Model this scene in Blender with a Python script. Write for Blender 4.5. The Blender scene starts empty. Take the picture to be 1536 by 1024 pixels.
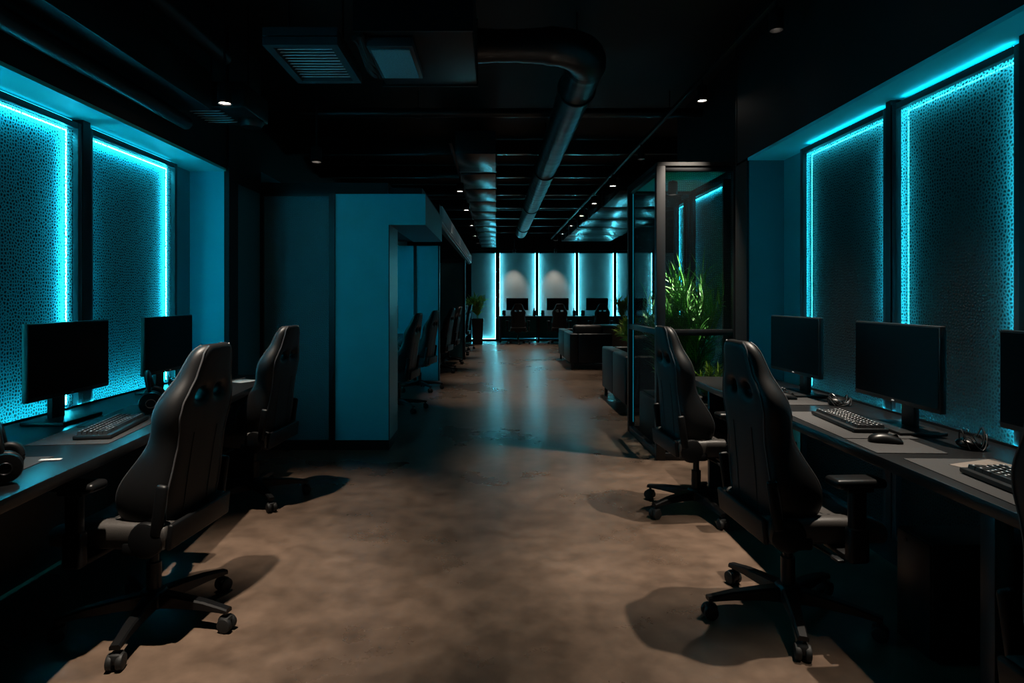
import bpy, bmesh, math, random
from mathutils import Vector, Matrix, Euler
from mathutils.bvhtree import BVHTree
R = math.radians
PI = math.pi
random.seed(7)
S = bpy.context.scene
C = S.collection

# ------------------------------------------------------------------ materials
def nodes(name):
    m = bpy.data.materials.new(name)
    m.use_nodes = True
    nt = m.node_tree
    b = nt.nodes['Principled BSDF']
    return m, nt, b

def N(nt, typ, **kw):
    n = nt.nodes.new(typ)
    for k, v in kw.items():
        if k in n.inputs.keys() if hasattr(n.inputs, 'keys') else False:
            n.inputs[k].default_value = v
        else:
            setattr(n, k, v)
    return n

def mat(name, col, rough=.5, metal=0., spec=.5, noise=.0, nscale=20., bump=0., bscale=200., coat=0.):
    m, nt, b = nodes(name)
    b.inputs['Base Color'].default_value = (*col, 1)
    b.inputs['Roughness'].default_value = rough
    b.inputs['Metallic'].default_value = metal
    b.inputs['Specular IOR Level'].default_value = spec
    if coat: b.inputs['Coat Weight'].default_value = coat
    tc = nt.nodes.new('ShaderNodeTexCoord')
    if noise:
        n = nt.nodes.new('ShaderNodeTexNoise'); n.inputs['Scale'].default_value = nscale; n.inputs['Detail'].default_value = 5
        nt.links.new(tc.outputs['Object'], n.inputs['Vector'])
        mx = nt.nodes.new('ShaderNodeMix'); mx.data_type = 'RGBA'
        mx.inputs[6].default_value = (*[c*(1-noise) for c in col], 1)
        mx.inputs[7].default_value = (*[min(1, c*(1+noise)) for c in col], 1)
        nt.links.new(n.outputs['Fac'], mx.inputs[0])
        nt.links.new(mx.outputs[2], b.inputs['Base Color'])
    if bump:
        n2 = nt.nodes.new('ShaderNodeTexNoise'); n2.inputs['Scale'].default_value = bscale; n2.inputs['Detail'].default_value = 3
        nt.links.new(tc.outputs['Object'], n2.inputs['Vector'])
        bp = nt.nodes.new('ShaderNodeBump'); bp.inputs['Strength'].default_value = bump; bp.inputs['Distance'].default_value = .002
        nt.links.new(n2.outputs['Fac'], bp.inputs['Height'])
        nt.links.new(bp.outputs['Normal'], b.inputs['Normal'])
    return m

def emis(name, col, strength):
    m, nt, b = nodes(name)
    b.inputs['Base Color'].default_value = (0, 0, 0, 1)
    b.inputs['Emission Color'].default_value = (*col, 1)
    b.inputs['Emission Strength'].default_value = strength
    return m

def pebble_height(nt, scale):
    """rounded pebble cells: height 1 in the middle of a cell, 0 in the grooves"""
    tc = nt.nodes.new('ShaderNodeTexCoord')
    v = nt.nodes.new('ShaderNodeTexVoronoi'); v.feature = 'DISTANCE_TO_EDGE'
    v.voronoi_dimensions = '2D'
    v.inputs['Scale'].default_value = scale; v.inputs['Randomness'].default_value = .8
    sx = nt.nodes.new('ShaderNodeSeparateXYZ'); cx = nt.nodes.new('ShaderNodeCombineXYZ'); ad = nt.nodes.new('ShaderNodeMath')
    nt.links.new(tc.outputs['Object'], sx.inputs[0])
    nt.links.new(sx.outputs['X'], ad.inputs[0]); nt.links.new(sx.outputs['Y'], ad.inputs[1])
    nt.links.new(ad.outputs[0], cx.inputs['X']); nt.links.new(sx.outputs['Z'], cx.inputs['Y'])
    nt.links.new(cx.outputs[0], v.inputs['Vector'])
    mr = nt.nodes.new('ShaderNodeMapRange'); mr.interpolation_type = 'SMOOTHSTEP'
    mr.inputs['From Max'].default_value = .40
    nt.links.new(v.outputs['Distance'], mr.inputs['Value'])
    return mr.outputs['Result']

def pebble_glass(name, col, rough, bumpd=.006, scale=56, spec=.2):
    m, nt, b = nodes(name)
    h = pebble_height(nt, scale)
    bp = nt.nodes.new('ShaderNodeBump'); bp.inputs['Strength'].default_value = 1.0; bp.inputs['Distance'].default_value = bumpd
    nt.links.new(h, bp.inputs['Height']); nt.links.new(bp.outputs['Normal'], b.inputs['Normal'])
    b.inputs['Base Color'].default_value = (*col, 1)
    b.inputs['Roughness'].default_value = rough
    b.inputs['Specular IOR Level'].default_value = spec
    return m

def edge_lit_pane(name, scale, o_mid, o_edge, col=(.008, .009, .010), tl=0.):
    """pebbled glass: the thick middle of every pebble is dark, the thin grooves let the light behind through"""
    m, nt, b = nodes(name)
    out = nt.nodes['Material Output']
    h = pebble_height(nt, scale)
    bp = nt.nodes.new('ShaderNodeBump'); bp.inputs['Strength'].default_value = .9; bp.inputs['Distance'].default_value = .006
    nt.links.new(h, bp.inputs['Height']); nt.links.new(bp.outputs['Normal'], b.inputs['Normal'])
    b.inputs['Base Color'].default_value = (*col, 1); b.inputs['Roughness'].default_value = .30; b.inputs['Specular IOR Level'].default_value = .12
    tr = nt.nodes.new('ShaderNodeBsdfTransparent'); tr.inputs['Color'].default_value = (.95, .98, .98, 1)
    mr = nt.nodes.new('ShaderNodeMapRange'); mr.inputs['To Min'].default_value = o_edge; mr.inputs['To Max'].default_value = o_mid
    nt.links.new(h, mr.inputs['Value'])
    mx = nt.nodes.new('ShaderNodeMixShader')
    nt.links.new(mr.outputs['Result'], mx.inputs['Fac'])
    src = tr.outputs[0]
    if tl:
        ts = nt.nodes.new('ShaderNodeBsdfTranslucent'); ts.inputs['Color'].default_value = (.75, .85, .86, 1)
        m2 = nt.nodes.new('ShaderNodeMixShader'); m2.inputs['Fac'].default_value = tl
        nt.links.new(tr.outputs[0], m2.inputs[1]); nt.links.new(ts.outputs[0], m2.inputs[2]); src = m2.outputs[0]
    nt.links.new(src, mx.inputs[1]); nt.links.new(b.outputs[0], mx.inputs[2])
    nt.links.new(mx.outputs[0], out.inputs['Surface'])
    return m

def clear_pebble(name, tint, scale, amount=.20):
    m, nt, b = nodes(name)
    out = nt.nodes['Material Output']
    h = pebble_height(nt, scale)
    bp = nt.nodes.new('ShaderNodeBump'); bp.inputs['Strength'].default_value = .5; bp.inputs['Distance'].default_value = .005
    b.inputs['Specular IOR Level'].default_value = .06
    nt.links.new(h, bp.inputs['Height']); nt.links.new(bp.outputs['Normal'], b.inputs['Normal'])
    b.inputs['Base Color'].default_value = (.006, .008, .009, 1); b.inputs['Roughness'].default_value = .15
    tr = nt.nodes.new('ShaderNodeBsdfTransparent'); tr.inputs['Color'].default_value = (*tint, 1)
    mr = nt.nodes.new('ShaderNodeMapRange')
    mr.inputs['To Min'].default_value = amount*1.7; mr.inputs['To Max'].default_value = amount*.5
    nt.links.new(h, mr.inputs['Value'])
    mx = nt.nodes.new('ShaderNodeMixShader')
    nt.links.new(mr.outputs['Result'], mx.inputs['Fac'])
    nt.links.new(tr.outputs[0], mx.inputs[1]); nt.links.new(b.outputs[0], mx.inputs[2])
    nt.links.new(mx.outputs[0], out.inputs['Surface'])
    return m

def concrete():
    m, nt, b = nodes('polished_concrete')
    tc = nt.nodes.new('ShaderNodeTexCoord')
    def nz(scale, detail, dist=0., rough=.5):
        n = nt.nodes.new('ShaderNodeTexNoise'); n.inputs['Scale'].default_value = scale
        n.inputs['Detail'].default_value = detail; n.inputs['Distortion'].default_value = dist; n.inputs['Roughness'].default_value = rough
        nt.links.new(tc.outputs['Object'], n.inputs['Vector']); return n
    n1 = nz(.9, 7, 0., .6); n2 = nz(6.5, 8, 0., .62)
    r1 = nt.nodes.new('ShaderNodeValToRGB')
    r1.color_ramp.elements[0].position = .25; r1.color_ramp.elements[0].color = (.056, .037, .026, 1)
    r1.color_ramp.elements[1].position = .75; r1.color_ramp.elements[1].color = (.155, .105, .076, 1)
    nt.links.new(n1.outputs['Fac'], r1.inputs['Fac'])
    r2 = nt.nodes.new('ShaderNodeValToRGB')
    r2.color_ramp.elements[0].position = .28; r2.color_ramp.elements[0].color = (.42, .41, .40, 1)
    r2.color_ramp.elements[1].position = .72; r2.color_ramp.elements[1].color = (1, 1, 1, 1)
    nt.links.new(n2.outputs['Fac'], r2.inputs['Fac'])
    mx = nt.nodes.new('ShaderNodeMix'); mx.data_type = 'RGBA'; mx.blend_type = 'MULTIPLY'; mx.inputs[0].default_value = 1
    nt.links.new(r1.outputs[0], mx.inputs[6]); nt.links.new(r2.outputs[0], mx.inputs[7])
    nt.links.new(mx.outputs[2], b.inputs['Base Color'])
    mr = nt.nodes.new('ShaderNodeMapRange'); mr.inputs['From Min'].default_value = .15; mr.inputs['From Max'].default_value = .85
    mr.inputs['To Min'].default_value = .24; mr.inputs['To Max'].default_value = .33
    nt.links.new(n1.outputs['Fac'], mr.inputs['Value']); nt.links.new(mr.outputs['Result'], b.inputs['Roughness'])
    b.inputs['Specular IOR Level'].default_value = .5
    return m

CY = (.018, .575, .80)
M = {
 'floor': concrete(),
 'black': mat('black_paint', (.003, .003, .0034), .65, spec=.3, bump=.2, bscale=60),
 'metal': mat('black_metal', (.006, .0065, .0075), .40, spec=.35, noise=.2, nscale=30),
 'frame': mat('dark_frame_metal', (.03, .038, .044), .38, spec=.4, noise=.15, nscale=12),
 'duct': mat('black_duct_metal', (.010, .011, .012), .36, metal=.4, noise=.3, nscale=8, bump=.15, bscale=30),
'plenum': mat('black_sheet_metal', (.006, .0065, .007), .45, spec=.3, noise=.2, nscale=8),
 'panel': mat('glossy_duct_panel', (.022, .025, .027), .22, metal=.4, noise=.3, nscale=8, bump=.2, bscale=14),
 'wall': mat('led_tinted_plaster', (.018, .33, .37), .65, noise=.10, nscale=5, bump=.25, bscale=90),  # cyan LED tint on the grey wall put into the plaster colour
 'soffit': mat('led_tinted_soffit', (.04, .72, .80), .58, noise=.06, nscale=4),  # cyan LED wash put into the soffit colour
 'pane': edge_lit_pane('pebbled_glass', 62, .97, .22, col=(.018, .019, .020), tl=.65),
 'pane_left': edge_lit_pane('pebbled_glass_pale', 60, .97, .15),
 'wall_lit': mat('lit_wall_plaster', (.015, .50, .62), .65, noise=.10, nscale=5, bump=.2, bscale=90),  # lighter copy of the wall plaster, stronger LED light painted in
 'wall_shaded': mat('shaded_wall_plaster', (.015, .12, .14), .65, noise=.1, nscale=5),  # darker copy of the wall plaster, shade painted in
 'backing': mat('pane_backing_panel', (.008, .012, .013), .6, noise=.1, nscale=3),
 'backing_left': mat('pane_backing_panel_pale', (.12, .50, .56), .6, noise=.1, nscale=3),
 'pane_far': mat('frosted_dark_glass', (.20, .21, .215), .30, noise=.15, nscale=3),
 'frost': pebble_glass('frosted_panel_glass', (.06, .22, .26), .4, .003, 60),
 'clear': clear_pebble('clear_pebbled_glass', (.93, .97, .97), 62),
 'led': emis('cyan_led', CY, 48),
 'led_left': emis('cyan_led_bright', CY, 190),
 'led_far': emis('cyan_led_far', (.11, .74, .92), 80),
 'led_dim': emis('cyan_led_dim', CY, 20),
 'led_crown': emis('cyan_led_crown', CY, 14),
 'led_crown_left': emis('cyan_led_crown_left', CY, 5),
 'led_outer': emis('cyan_led_outer', CY, 22),
 'led_faint': emis('cyan_led_faint', CY, .6),
 'lamp': emis('warm_lamp', (1., .84, .70), 20),
 'leather': mat('black_leather', (.0032, .0032, .0035), .45, spec=.22, bump=.10, bscale=350),
 'seat_leather': mat('lit_black_leather', (.030, .027, .025), .44, spec=.4, bump=.35, bscale=350),  # paler copy of the leather, warm lamp sheen put into the seat colour
 'piping': mat('grey_piping', (.03, .03, .032), .4),
 'plastic': mat('black_plastic', (.0018, .0018, .002), .45, spec=.18, bump=.1, bscale=500),
 'satin': mat('satin_black_plastic', (.0022, .0022, .0024), .36, spec=.25),
 'rubber': mat('black_rubber', (.004, .004, .004), .6, spec=.3),
 'steel': mat('dark_steel', (.25, .25, .26), .25, metal=1),
 'screen': mat('black_screen', (.001, .001, .0012), .28, spec=.07),
 'bezel': mat('monitor_plastic', (.005, .0055, .006), .38, spec=.35),
 'desk': mat('black_desk_laminate', (.004, .004, .0043), .28, noise=.25, nscale=40, bump=.12, bscale=150),
 'edge': mat('desk_edge_band', (.02, .019, .018), .35),
 'fabric': mat('grey_mat_fabric', (.0066, .0063, .0066), .8, noise=.15, nscale=300, bump=.3, bscale=700),
 'keys': mat('black_keycaps', (.011, .011, .0115), .34),
 'legend': mat('pale_key_legend', (.60, .61, .63), .4),
 'paper': mat('pale_paper', (.32, .31, .30), .7),
 'kraft': mat('kraft_paper', (.11, .09, .075), .7, noise=.1, nscale=30),
 'sofa': mat('dark_sofa_leather', (.005, .0048, .0046), .45, spec=.25, bump=.3, bscale=250),
 'cushion': mat('grey_green_cushion', (.11, .115, .10), .8, noise=.3, nscale=18, bump=.5, bscale=40),
 'leaf': mat('green_leaf', (.055, .22, .03), .45, noise=.45, nscale=9),
 'leaf_bright': mat('yellow_green_leaf', (.24, .36, .05), .5, noise=.4, nscale=12),
 'leaf_dark': mat('dark_green_leaf', (.03, .14, .03), .45, noise=.4, nscale=8),
 'stem': mat('green_stem', (.10, .16, .05), .6, noise=.3, nscale=30),
 'soil': mat('soil', (.03, .022, .016), .95, noise=.5, nscale=60, bump=.8, bscale=60),
 'moss': mat('moss', (.12, .20, .03), .9, noise=.6, nscale=60, bump=1., bscale=90),
 'pot': mat('black_glazed_pot', (.008, .008, .0085), .35),
 'wood': mat('dark_brown_wood', (.055, .038, .028), .5, noise=.35, nscale=6),
 'bottle': mat('dark_bottle_plastic', (.015, .022, .026), .25),
 'vent': mat('vent_grey', (.60, .74, .80), .42, noise=.1, nscale=40),
 'filter': mat('filter_mesh', (.10, .24, .28), .6, noise=.6, nscale=120, bump=.8, bscale=120),
}

# ------------------------------------------------------------------ mesh helpers
class MB:
    def __init__(s): s.bm = bmesh.new()
    def _merge(s, bm, M_=None):
        if M_ is not None: bm.transform(M_)
        me = bpy.data.meshes.new('tmp'); bm.to_mesh(me); bm.free()
        s.bm.from_mesh(me); bpy.data.meshes.remove(me); return s
    def box(s, c, d, bev=0., seg=2, rot=None, M_=None):
        bm = bmesh.new(); bmesh.ops.create_cube(bm, size=1)
        bmesh.ops.scale(bm, vec=d, verts=bm.verts)
        if bev: bmesh.ops.bevel(bm, geom=bm.edges[:], offset=min(bev, min(d)*.49), segments=seg, affect='EDGES', profile=.5)
        T = Matrix.Translation(c)
        if rot is not None: T = T @ Euler(rot).to_matrix().to_4x4()
        if M_ is not None: T = M_ @ T
        return s._merge(bm, T)
    def bx(s, x0, x1, y0, y1, z0, z1, bev=0., seg=2):
        return s.box(((x0+x1)/2, (y0+y1)/2, (z0+z1)/2), (abs(x1-x0), abs(y1-y0), abs(z1-z0)), bev, seg)
    def cyl(s, p0, p1, r0, r1=None, n=20, bev=0.):
        p0 = Vector(p0); p1 = Vector(p1); r1 = r0 if r1 is None else r1
        bm = bmesh.new(); L = (p1-p0).length
        bmesh.ops.create_cone(bm, cap_ends=True, segments=n, radius1=r0, radius2=r1, depth=L)
        if bev:
            es = [e for e in bm.edges if all(len(f.verts) > 4 for f in e.link_faces) or any(len(f.verts) > 4 for f in e.link_faces)]
            bmesh.ops.bevel(bm, geom=es, offset=bev, segments=2, affect='EDGES', profile=.5)
        q = Vector((0, 0, 1)).rotation_difference((p1-p0).normalized())
        return s._merge(bm, Matrix.Translation((p0+p1)/2) @ q.to_matrix().to_4x4())
    def ell(s, c, r, rot=None, u=20, v=12):
        bm = bmesh.new(); bmesh.ops.create_uvsphere(bm, u_segments=u, v_segments=v, radius=1)
        bmesh.ops.scale(bm, vec=r, verts=bm.verts)
        T = Matrix.Translation(c)
        if rot is not None: T = T @ Euler(rot).to_matrix().to_4x4()
        return s._merge(bm, T)
    def rings(s, rings, cap=True, closed=True):
        vs = [[s.bm.verts.new(p) for p in r] for r in rings]
        n = len(vs[0])
        for a, b in zip(vs, vs[1:]):
            for i in range(n if closed else n-1):
                s.bm.faces.new((a[i], a[(i+1) % n], b[(i+1) % n], b[i]))
        if cap and closed:
            s.bm.faces.new(vs[0][::-1]); s.bm.faces.new(vs[-1])
        return s
    def tube(s, pts, r, n=8, cap=True):
        pts = [Vector(p) for p in pts]
        rr = r if callable(r) else (lambda i: r[i]) if isinstance(r, (list, tuple)) else (lambda i: r)
        t0 = (pts[1]-pts[0]).normalized()
        up = Vector((0, 0, 1)) if abs(t0.z) < .9 else Vector((1, 0, 0))
        nrm = (up - t0*up.dot(t0)).normalized()
        out = []
        for i, p in enumerate(pts):
            t = ((pts[min(i+1, len(pts)-1)] - pts[max(i-1, 0)])).normalized()
            nrm = (nrm - t*nrm.dot(t)).normalized(); b = t.cross(nrm)
            out.append([p + rr(i)*(math.cos(a)*nrm + math.sin(a)*b) for a in [2*PI*k/n for k in range(n)]])
        return s.rings(out, cap)
    def lathe(s, prof, c=(0, 0, 0), n=24, M_=None, cap=True):
        T = Matrix.Translation(c)
        if M_ is not None: T = T @ M_
        return s.rings([[T @ Vector((r*math.cos(2*PI*k/n), r*math.sin(2*PI*k/n), z)) for k in range(n)] for r, z in prof], cap)
    def poly(s, pts, z0, z1):
        a = [s.bm.verts.new((p[0], p[1], z0)) for p in pts]; b = [s.bm.verts.new((p[0], p[1], z1)) for p in pts]
        n = len(pts)
        for i in range(n): s.bm.faces.new((a[i], a[(i+1) % n], b[(i+1) % n], b[i]))
        s.bm.faces.new(a[::-1]); s.bm.faces.new(b); return s
    def quad(s, *p):
        s.bm.faces.new([s.bm.verts.new(q) for q in p]); return s
    def sub(s, levels=2):
        me = bpy.data.meshes.new('t'); bmesh.ops.recalc_face_normals(s.bm, faces=s.bm.faces); s.bm.to_mesh(me)
        o = bpy.data.objects.new('t', me); C.objects.link(o)
        md = o.modifiers.new('s', 'SUBSURF'); md.levels = levels; md.render_levels = levels
        dg = bpy.context.evaluated_depsgraph_get(); dg.update()
        m2 = bpy.data.meshes.new_from_object(o.evaluated_get(dg))
        s.bm.free(); s.bm = bmesh.new(); s.bm.from_mesh(m2)
        bpy.data.objects.remove(o); bpy.data.meshes.remove(me); bpy.data.meshes.remove(m2); return s
    def mesh(s, name, m, angle=38, recalc=True):
        if recalc: bmesh.ops.recalc_face_normals(s.bm, faces=s.bm.faces)
        me = bpy.data.meshes.new(name); s.bm.to_mesh(me); s.bm.free()
        for p in me.polygons: p.use_smooth = True
        me.set_sharp_from_angle(angle=R(angle))
        me.materials.append(M[m] if isinstance(m, str) else m)
        return me
    def build(s, name, m, parent=None, angle=38, loc=None, recalc=True):
        return link(name, s.mesh(name, m, angle, recalc), parent, loc)

def link(name, me, parent=None, loc=None):
    o = bpy.data.objects.new(name, me); C.objects.link(o)
    if parent is not None: o.parent = parent
    if loc is not None: o.location = loc
    return o

def tag(o, label, cat, group=None, kind=None):
    o['label'] = label; o['category'] = cat
    if group: o['group'] = group
    if kind: o['kind'] = kind
    return o

def thing(name, label, cat, loc=(0, 0, 0), rz=0., group=None):
    o = bpy.data.objects.new(name, None); C.objects.link(o)
    o.empty_display_size = .1
    o.location = loc; o.rotation_euler = (0, 0, rz)
    return tag(o, label, cat, group)

def copy_tree(o, parent=None):
    c = o.copy(); C.objects.link(c)
    if parent is not None: c.parent = parent
    for ch in list(o.children): copy_tree(ch, c)
    return c

def dup(o, label, loc, rz=0., group=None):
    c = copy_tree(o); c.location = loc; c.rotation_euler = (0, 0, rz); c['label'] = label
    if group: c['group'] = group
    return c

def struct(o, label=None, cat=None):
    o['kind'] = 'structure'
    if label: o['label'] = label; o['category'] = cat or 'wall'
    return o

def sb(name, m, label, cat, *boxes, bev=0.):
    mb = MB()
    for b in boxes: mb.bx(*b, bev=bev)
    return struct(mb.build(name, m), label, cat)

# ------------------------------------------------------------------ room shell
XL, XR = -2.30, 2.07          # faces of the window walls
SL, SR = 2.315, 2.357         # soffit heights
CEIL = 3.42
YF = 19.7
WY = 5.62
ZT = 2.268
sb('floor', 'floor', 'brown polished concrete floor running down the aisle', 'floor', (-4.2, 6.2, -2.5, 20.0, -.12, 0))
sb('ceiling', 'black', 'black painted open ceiling slab above the pipes', 'ceiling', (-4.2, 6.2, -2.5, 20.0, CEIL, CEIL+.1))
sb('wall_back', 'black', 'dark end wall behind the far glowing panels', 'wall', (-4.2, 6.2, YF+.06, YF+.2, 0, CEIL))
sb('wall_behind', 'black', 'black wall behind the viewer', 'wall', (-4.2, 6.2, -2.5, -2.4, 0, CEIL))
sb('wall_left', 'wall', 'grey wall carrying the left row of glowing panels', 'wall', (-2.75, XL-.045, -2.4, 4.85, 0, CEIL))
sb('wall_left_outer', 'black', 'black outer wall of the far left bays', 'wall', (-4.2, -2.75, -2.4, 19.76, 0, CEIL))
sb('wall_right', 'wall', 'grey wall carrying the right row of glowing panels', 'wall', (XR+.045, 2.9, -2.4, 4.65, 0, CEIL))
sb('wall_right_outer', 'black', 'black outer wall of the far lounge', 'wall', (5.9, 6.2, -2.4, 19.76, 0, CEIL))
# soffits: painted underside + black bulkhead
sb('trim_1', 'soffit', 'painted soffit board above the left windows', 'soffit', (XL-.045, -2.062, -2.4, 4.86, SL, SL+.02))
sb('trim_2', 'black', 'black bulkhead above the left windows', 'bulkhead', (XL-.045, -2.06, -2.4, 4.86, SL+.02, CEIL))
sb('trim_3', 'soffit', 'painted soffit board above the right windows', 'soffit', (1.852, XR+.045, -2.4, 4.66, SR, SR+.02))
sb('trim_4', 'black', 'black bulkhead above the right windows', 'bulkhead', (1.85, XR+.045, -2.4, 4.88, SR+.02, CEIL))
# end walls of both window niches
sb('wall_left_end', 'wall_lit', 'blue lit end wall of the left window niche', 'wall', (-2.75, -2.078, 4.85, 5.0, 0, SL))
sb('wall_left_recess', 'wall_shaded', 'dark recessed wall between the left niche and the frosted panel', 'wall', (-2.75, -2.09, 5.0, 5.62, 0, ZT))
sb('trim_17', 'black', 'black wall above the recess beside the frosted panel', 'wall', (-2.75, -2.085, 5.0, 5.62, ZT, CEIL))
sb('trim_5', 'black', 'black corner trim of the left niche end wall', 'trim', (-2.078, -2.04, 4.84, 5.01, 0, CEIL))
sb('wall_right_end', 'wall_shaded', 'blue lit end wall of the right window niche', 'wall', (1.86, 2.9, 4.65, 4.86, 0, SR))
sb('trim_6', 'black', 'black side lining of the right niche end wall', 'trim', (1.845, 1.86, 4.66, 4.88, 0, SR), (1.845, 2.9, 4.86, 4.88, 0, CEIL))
# left partition facing the viewer
sb('wall_left_front', 'wall_lit', 'flat blue lit wall beside the opening to the left bays', 'wall',
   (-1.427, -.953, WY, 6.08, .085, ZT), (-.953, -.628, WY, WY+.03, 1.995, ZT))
sb('baseboard_left', 'black', 'black skirting under the blue lit wall', 'baseboard', (-1.44, -.947, WY-.012, 6.086, 0, .085), (-2.09, -1.44, WY-.012, WY+.05, 0, .085))
w = thing('window_1', 'tall unlit frosted glass panel beside the flat blue wall', 'window', (0, 0, 0)); struct(w)
MB().bx(-2.06, -1.478, WY+.012, WY+.03, .085, ZT-.02).build('pane', 'frost', w)
MB().bx(-2.09, -2.06, WY-.015, WY+.05, .085, ZT).bx(-1.478, -1.427, WY-.02, WY+.05, 0, ZT).bx(-2.06, -1.478, WY-.01, WY+.05, ZT-.02, ZT).build('frame', 'metal', w)
sb('wall_left_backing', 'black', 'black backing behind the frosted panel', 'wall', (-2.75, -1.427, WY+.05, WY+.12, 0, ZT))
sb('trim_7', 'black', 'black header slab closing the top of the left partition', 'trim', (-2.75, -.96, WY+.0, 10.4, ZT, ZT+.1), (-.96, -.66, WY+.03, 7.35, ZT, ZT+.06))
sb('trim_8', 'frame', 'dark metal bulkhead over the opening to the left bays', 'bulkhead', (-.96, -.628, WY+.03, 7.35, 1.995, ZT))
sb('trim_9', 'frame', 'metal edge lining of the opening in the blue wall', 'trim', (-.953, -.944, WY, 6.08, .085, 1.995))
sb('wall_left_bay', 'wall', 'rear wall of the far left bays', 'wall', (-2.75, -2.34, 6.0, 19.7, 0, 2.6))
sb('wall_left_partition', 'wall_lit', 'blue lit partition at the end of the first left bay', 'wall', (-2.34, -.94, 10.3, 10.4, 0, 2.19))
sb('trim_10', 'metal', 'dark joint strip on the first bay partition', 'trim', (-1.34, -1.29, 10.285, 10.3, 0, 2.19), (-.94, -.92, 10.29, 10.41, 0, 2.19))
sb('wall_left_divider', 'wall_shaded', 'second partition between the far left bays', 'wall', (-2.34, -.72, 13.8, 13.88, 0, 2.1))
sb('trim_11', 'metal', 'dark frame round the second bay partition', 'trim', (-1.3, -1.22, 13.77, 13.8, 0, 2.1), (-.72, -.67, 13.76, 13.9, 0, 2.18), (-1.3, -.67, 13.76, 13.8, 2.1, 2.18))
g = thing('ventilation_grille', 'row of blue lit grille panels above the far left bays', 'grille', (0, 0, 0))
for k in range(7):
    y0 = 7.42+k*1.25
    m_ = MB(); m_.bx(-.66, -.63, y0, y0+1.2, 2.22, 2.42)
    for q in range(11): m_.bx(-.63, -.615, y0+.03+q*.108, y0+.075+q*.108, 2.24, 2.40)
    m_.build('grille_panel', 'vent', g)
MB().bx(-.72, -.66, 7.4, 16.2, 2.20, 2.44).build('backing', 'metal', g)
sb('trim_12', 'black', 'black bulkhead above the far end panels', 'bulkhead', (-4.2, 5.9, YF-.1, YF+.06, 2.80, CEIL))

# ------------------------------------------------------------------ glowing windows
def window(name, label, O, u, n, W, z0, z1, led='led', pane='pane', fw=.034, top=True, bottom=True, fd=.05, left=True, right=True, lw=.003, lz=None, outer=False, hh=.004, crown=None):
    """O: corner point on the wall face, u: direction along the wall, n: towards the room"""
    t = thing(name, label, 'window', O); struct(t)
    u = Vector(u); n = Vector(n)
    Mx = Matrix((( *u, 0), (*n, 0), (0, 0, 1, 0), (0, 0, 0, 1))).transposed()
    Mx = Matrix(((u.x, n.x, 0, 0), (u.y, n.y, 0, 0), (0, 0, 1, 0), (0, 0, 0, 1)))
    def bb(mb, a0, a1, n0, n1, c0, c1, bev=0):
        return mb.box(((a0+a1)/2, (n0+n1)/2, (c0+c1)/2), (a1-a0, n1-n0, c1-c0), bev, M_=Mx)
    f = MB()
    bb(f, 0, fw, -.03, fd, z0, z1, .004); bb(f, W-fw, W, -.03, fd, z0, z1, .004)
    bb(f, fw, W-fw, -.03, fd, z1-fw, z1, .004); bb(f, fw, W-fw, -.03, fd, z0, z0+fw, .004)
    f.build('frame', 'frame', t)
    h0, h1 = hh, hh+lw; lz0 = z0+fw if lz is None else lz; e = 0. if pane == 'pane_far' else .005; ww = .003 if e == 0 else .006
    if pane == 'pane_far':
        bb(MB(), fw, W-fw, -.026, -.014, z0+fw, z1-fw).build('pane', pane, t)
    else:
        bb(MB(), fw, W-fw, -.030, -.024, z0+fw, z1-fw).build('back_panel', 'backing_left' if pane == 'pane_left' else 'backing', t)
        q_ = lambda a, z: Mx @ Vector((a, .022, z))
        MB().quad(q_(fw, z0+fw), q_(W-fw, z0+fw), q_(W-fw, z1-fw), q_(fw, z1-fw)).build('pane', pane, t)
        h0, h1 = (-.011, -.009) if pane == 'pane' else (-.012, -.008)
        for ar in ((fw, fw+.0015, lz0, z1-fw), (W-fw-.0015, W-fw, lz0, z1-fw)): bb(MB(), ar[0], ar[1], -.0235, .018, ar[2], ar[3]).build('led_channel', 'black', t)
        if top: bb(MB(), fw+.002, W-fw-.002, -.0235, .018, z1-fw-.0015, z1-fw).build('led_channel', 'black', t)
    lz = z0+fw if lz is None else lz
    def strip(*a):
        o = bb(MB(), *a).build('led_strip', led, t)
    if left: strip(fw+e, fw+e+ww, h0, h1, lz, z1-fw)
    if right: strip(W-fw-e-ww, W-fw-e, h0, h1, lz, z1-fw)
    if crown:
        bb(MB(), fw+.02, W-fw-.02, .020, .030, z1+.004, z1+.008).build('led_strip', crown, t)
        bb(MB(), fw, W-fw, .015, .035, z1, z1+.004).build('strip_base', 'metal', t)
    if outer: bb(MB(), W, W+.004, -.042, -.037, lz, z1-.01).build('led_strip', 'led_outer', t)
    if top: strip(fw+.016, W-fw-.016, h0, h1, z1-fw-e-ww, z1-fw-e)
    if bottom: strip(fw+.006, W-fw-.006, h0, h1, z0+fw, z0+fw+.005)
    return t

k = 2
names_l = ['glowing pebbled window beside the viewer on the left wall', 'glowing pebbled window behind the nearer left monitor', 'glowing pebbled window behind the farther left monitor']
for (y0, y1), lb in zip([(1.40, 2.43), (2.47, 3.444), (3.506, 4.475)], names_l):
    window('window_%d' % k, lb, (XL, y0, 0), (0, 1, 0), (1, 0, 0), y1-y0, .12, SL-.024, 'led_left', 'pane_left', crown='led_crown_left', lz=.775, bottom=False, outer=y1 > 4.4); k += 1
names_r = ['glowing pebbled window beside the viewer on the right wall', 'dark pebbled window behind the middle right monitor with a wide warm patch', 'narrow dark pebbled window behind the farthest right monitor']
for (y0, y1), lb in zip([(1.35, 2.41), (2.44, 3.235), (3.275, 4.21)], names_r):
    window('window_%d' % k, lb, (XR, y0, 0), (0, 1, 0), (-1, 0, 0), y1-y0, .12, SR-.024, 'led', crown='led_crown', lz=.775, bottom=False, outer=y1 > 4.1); k += 1
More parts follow.
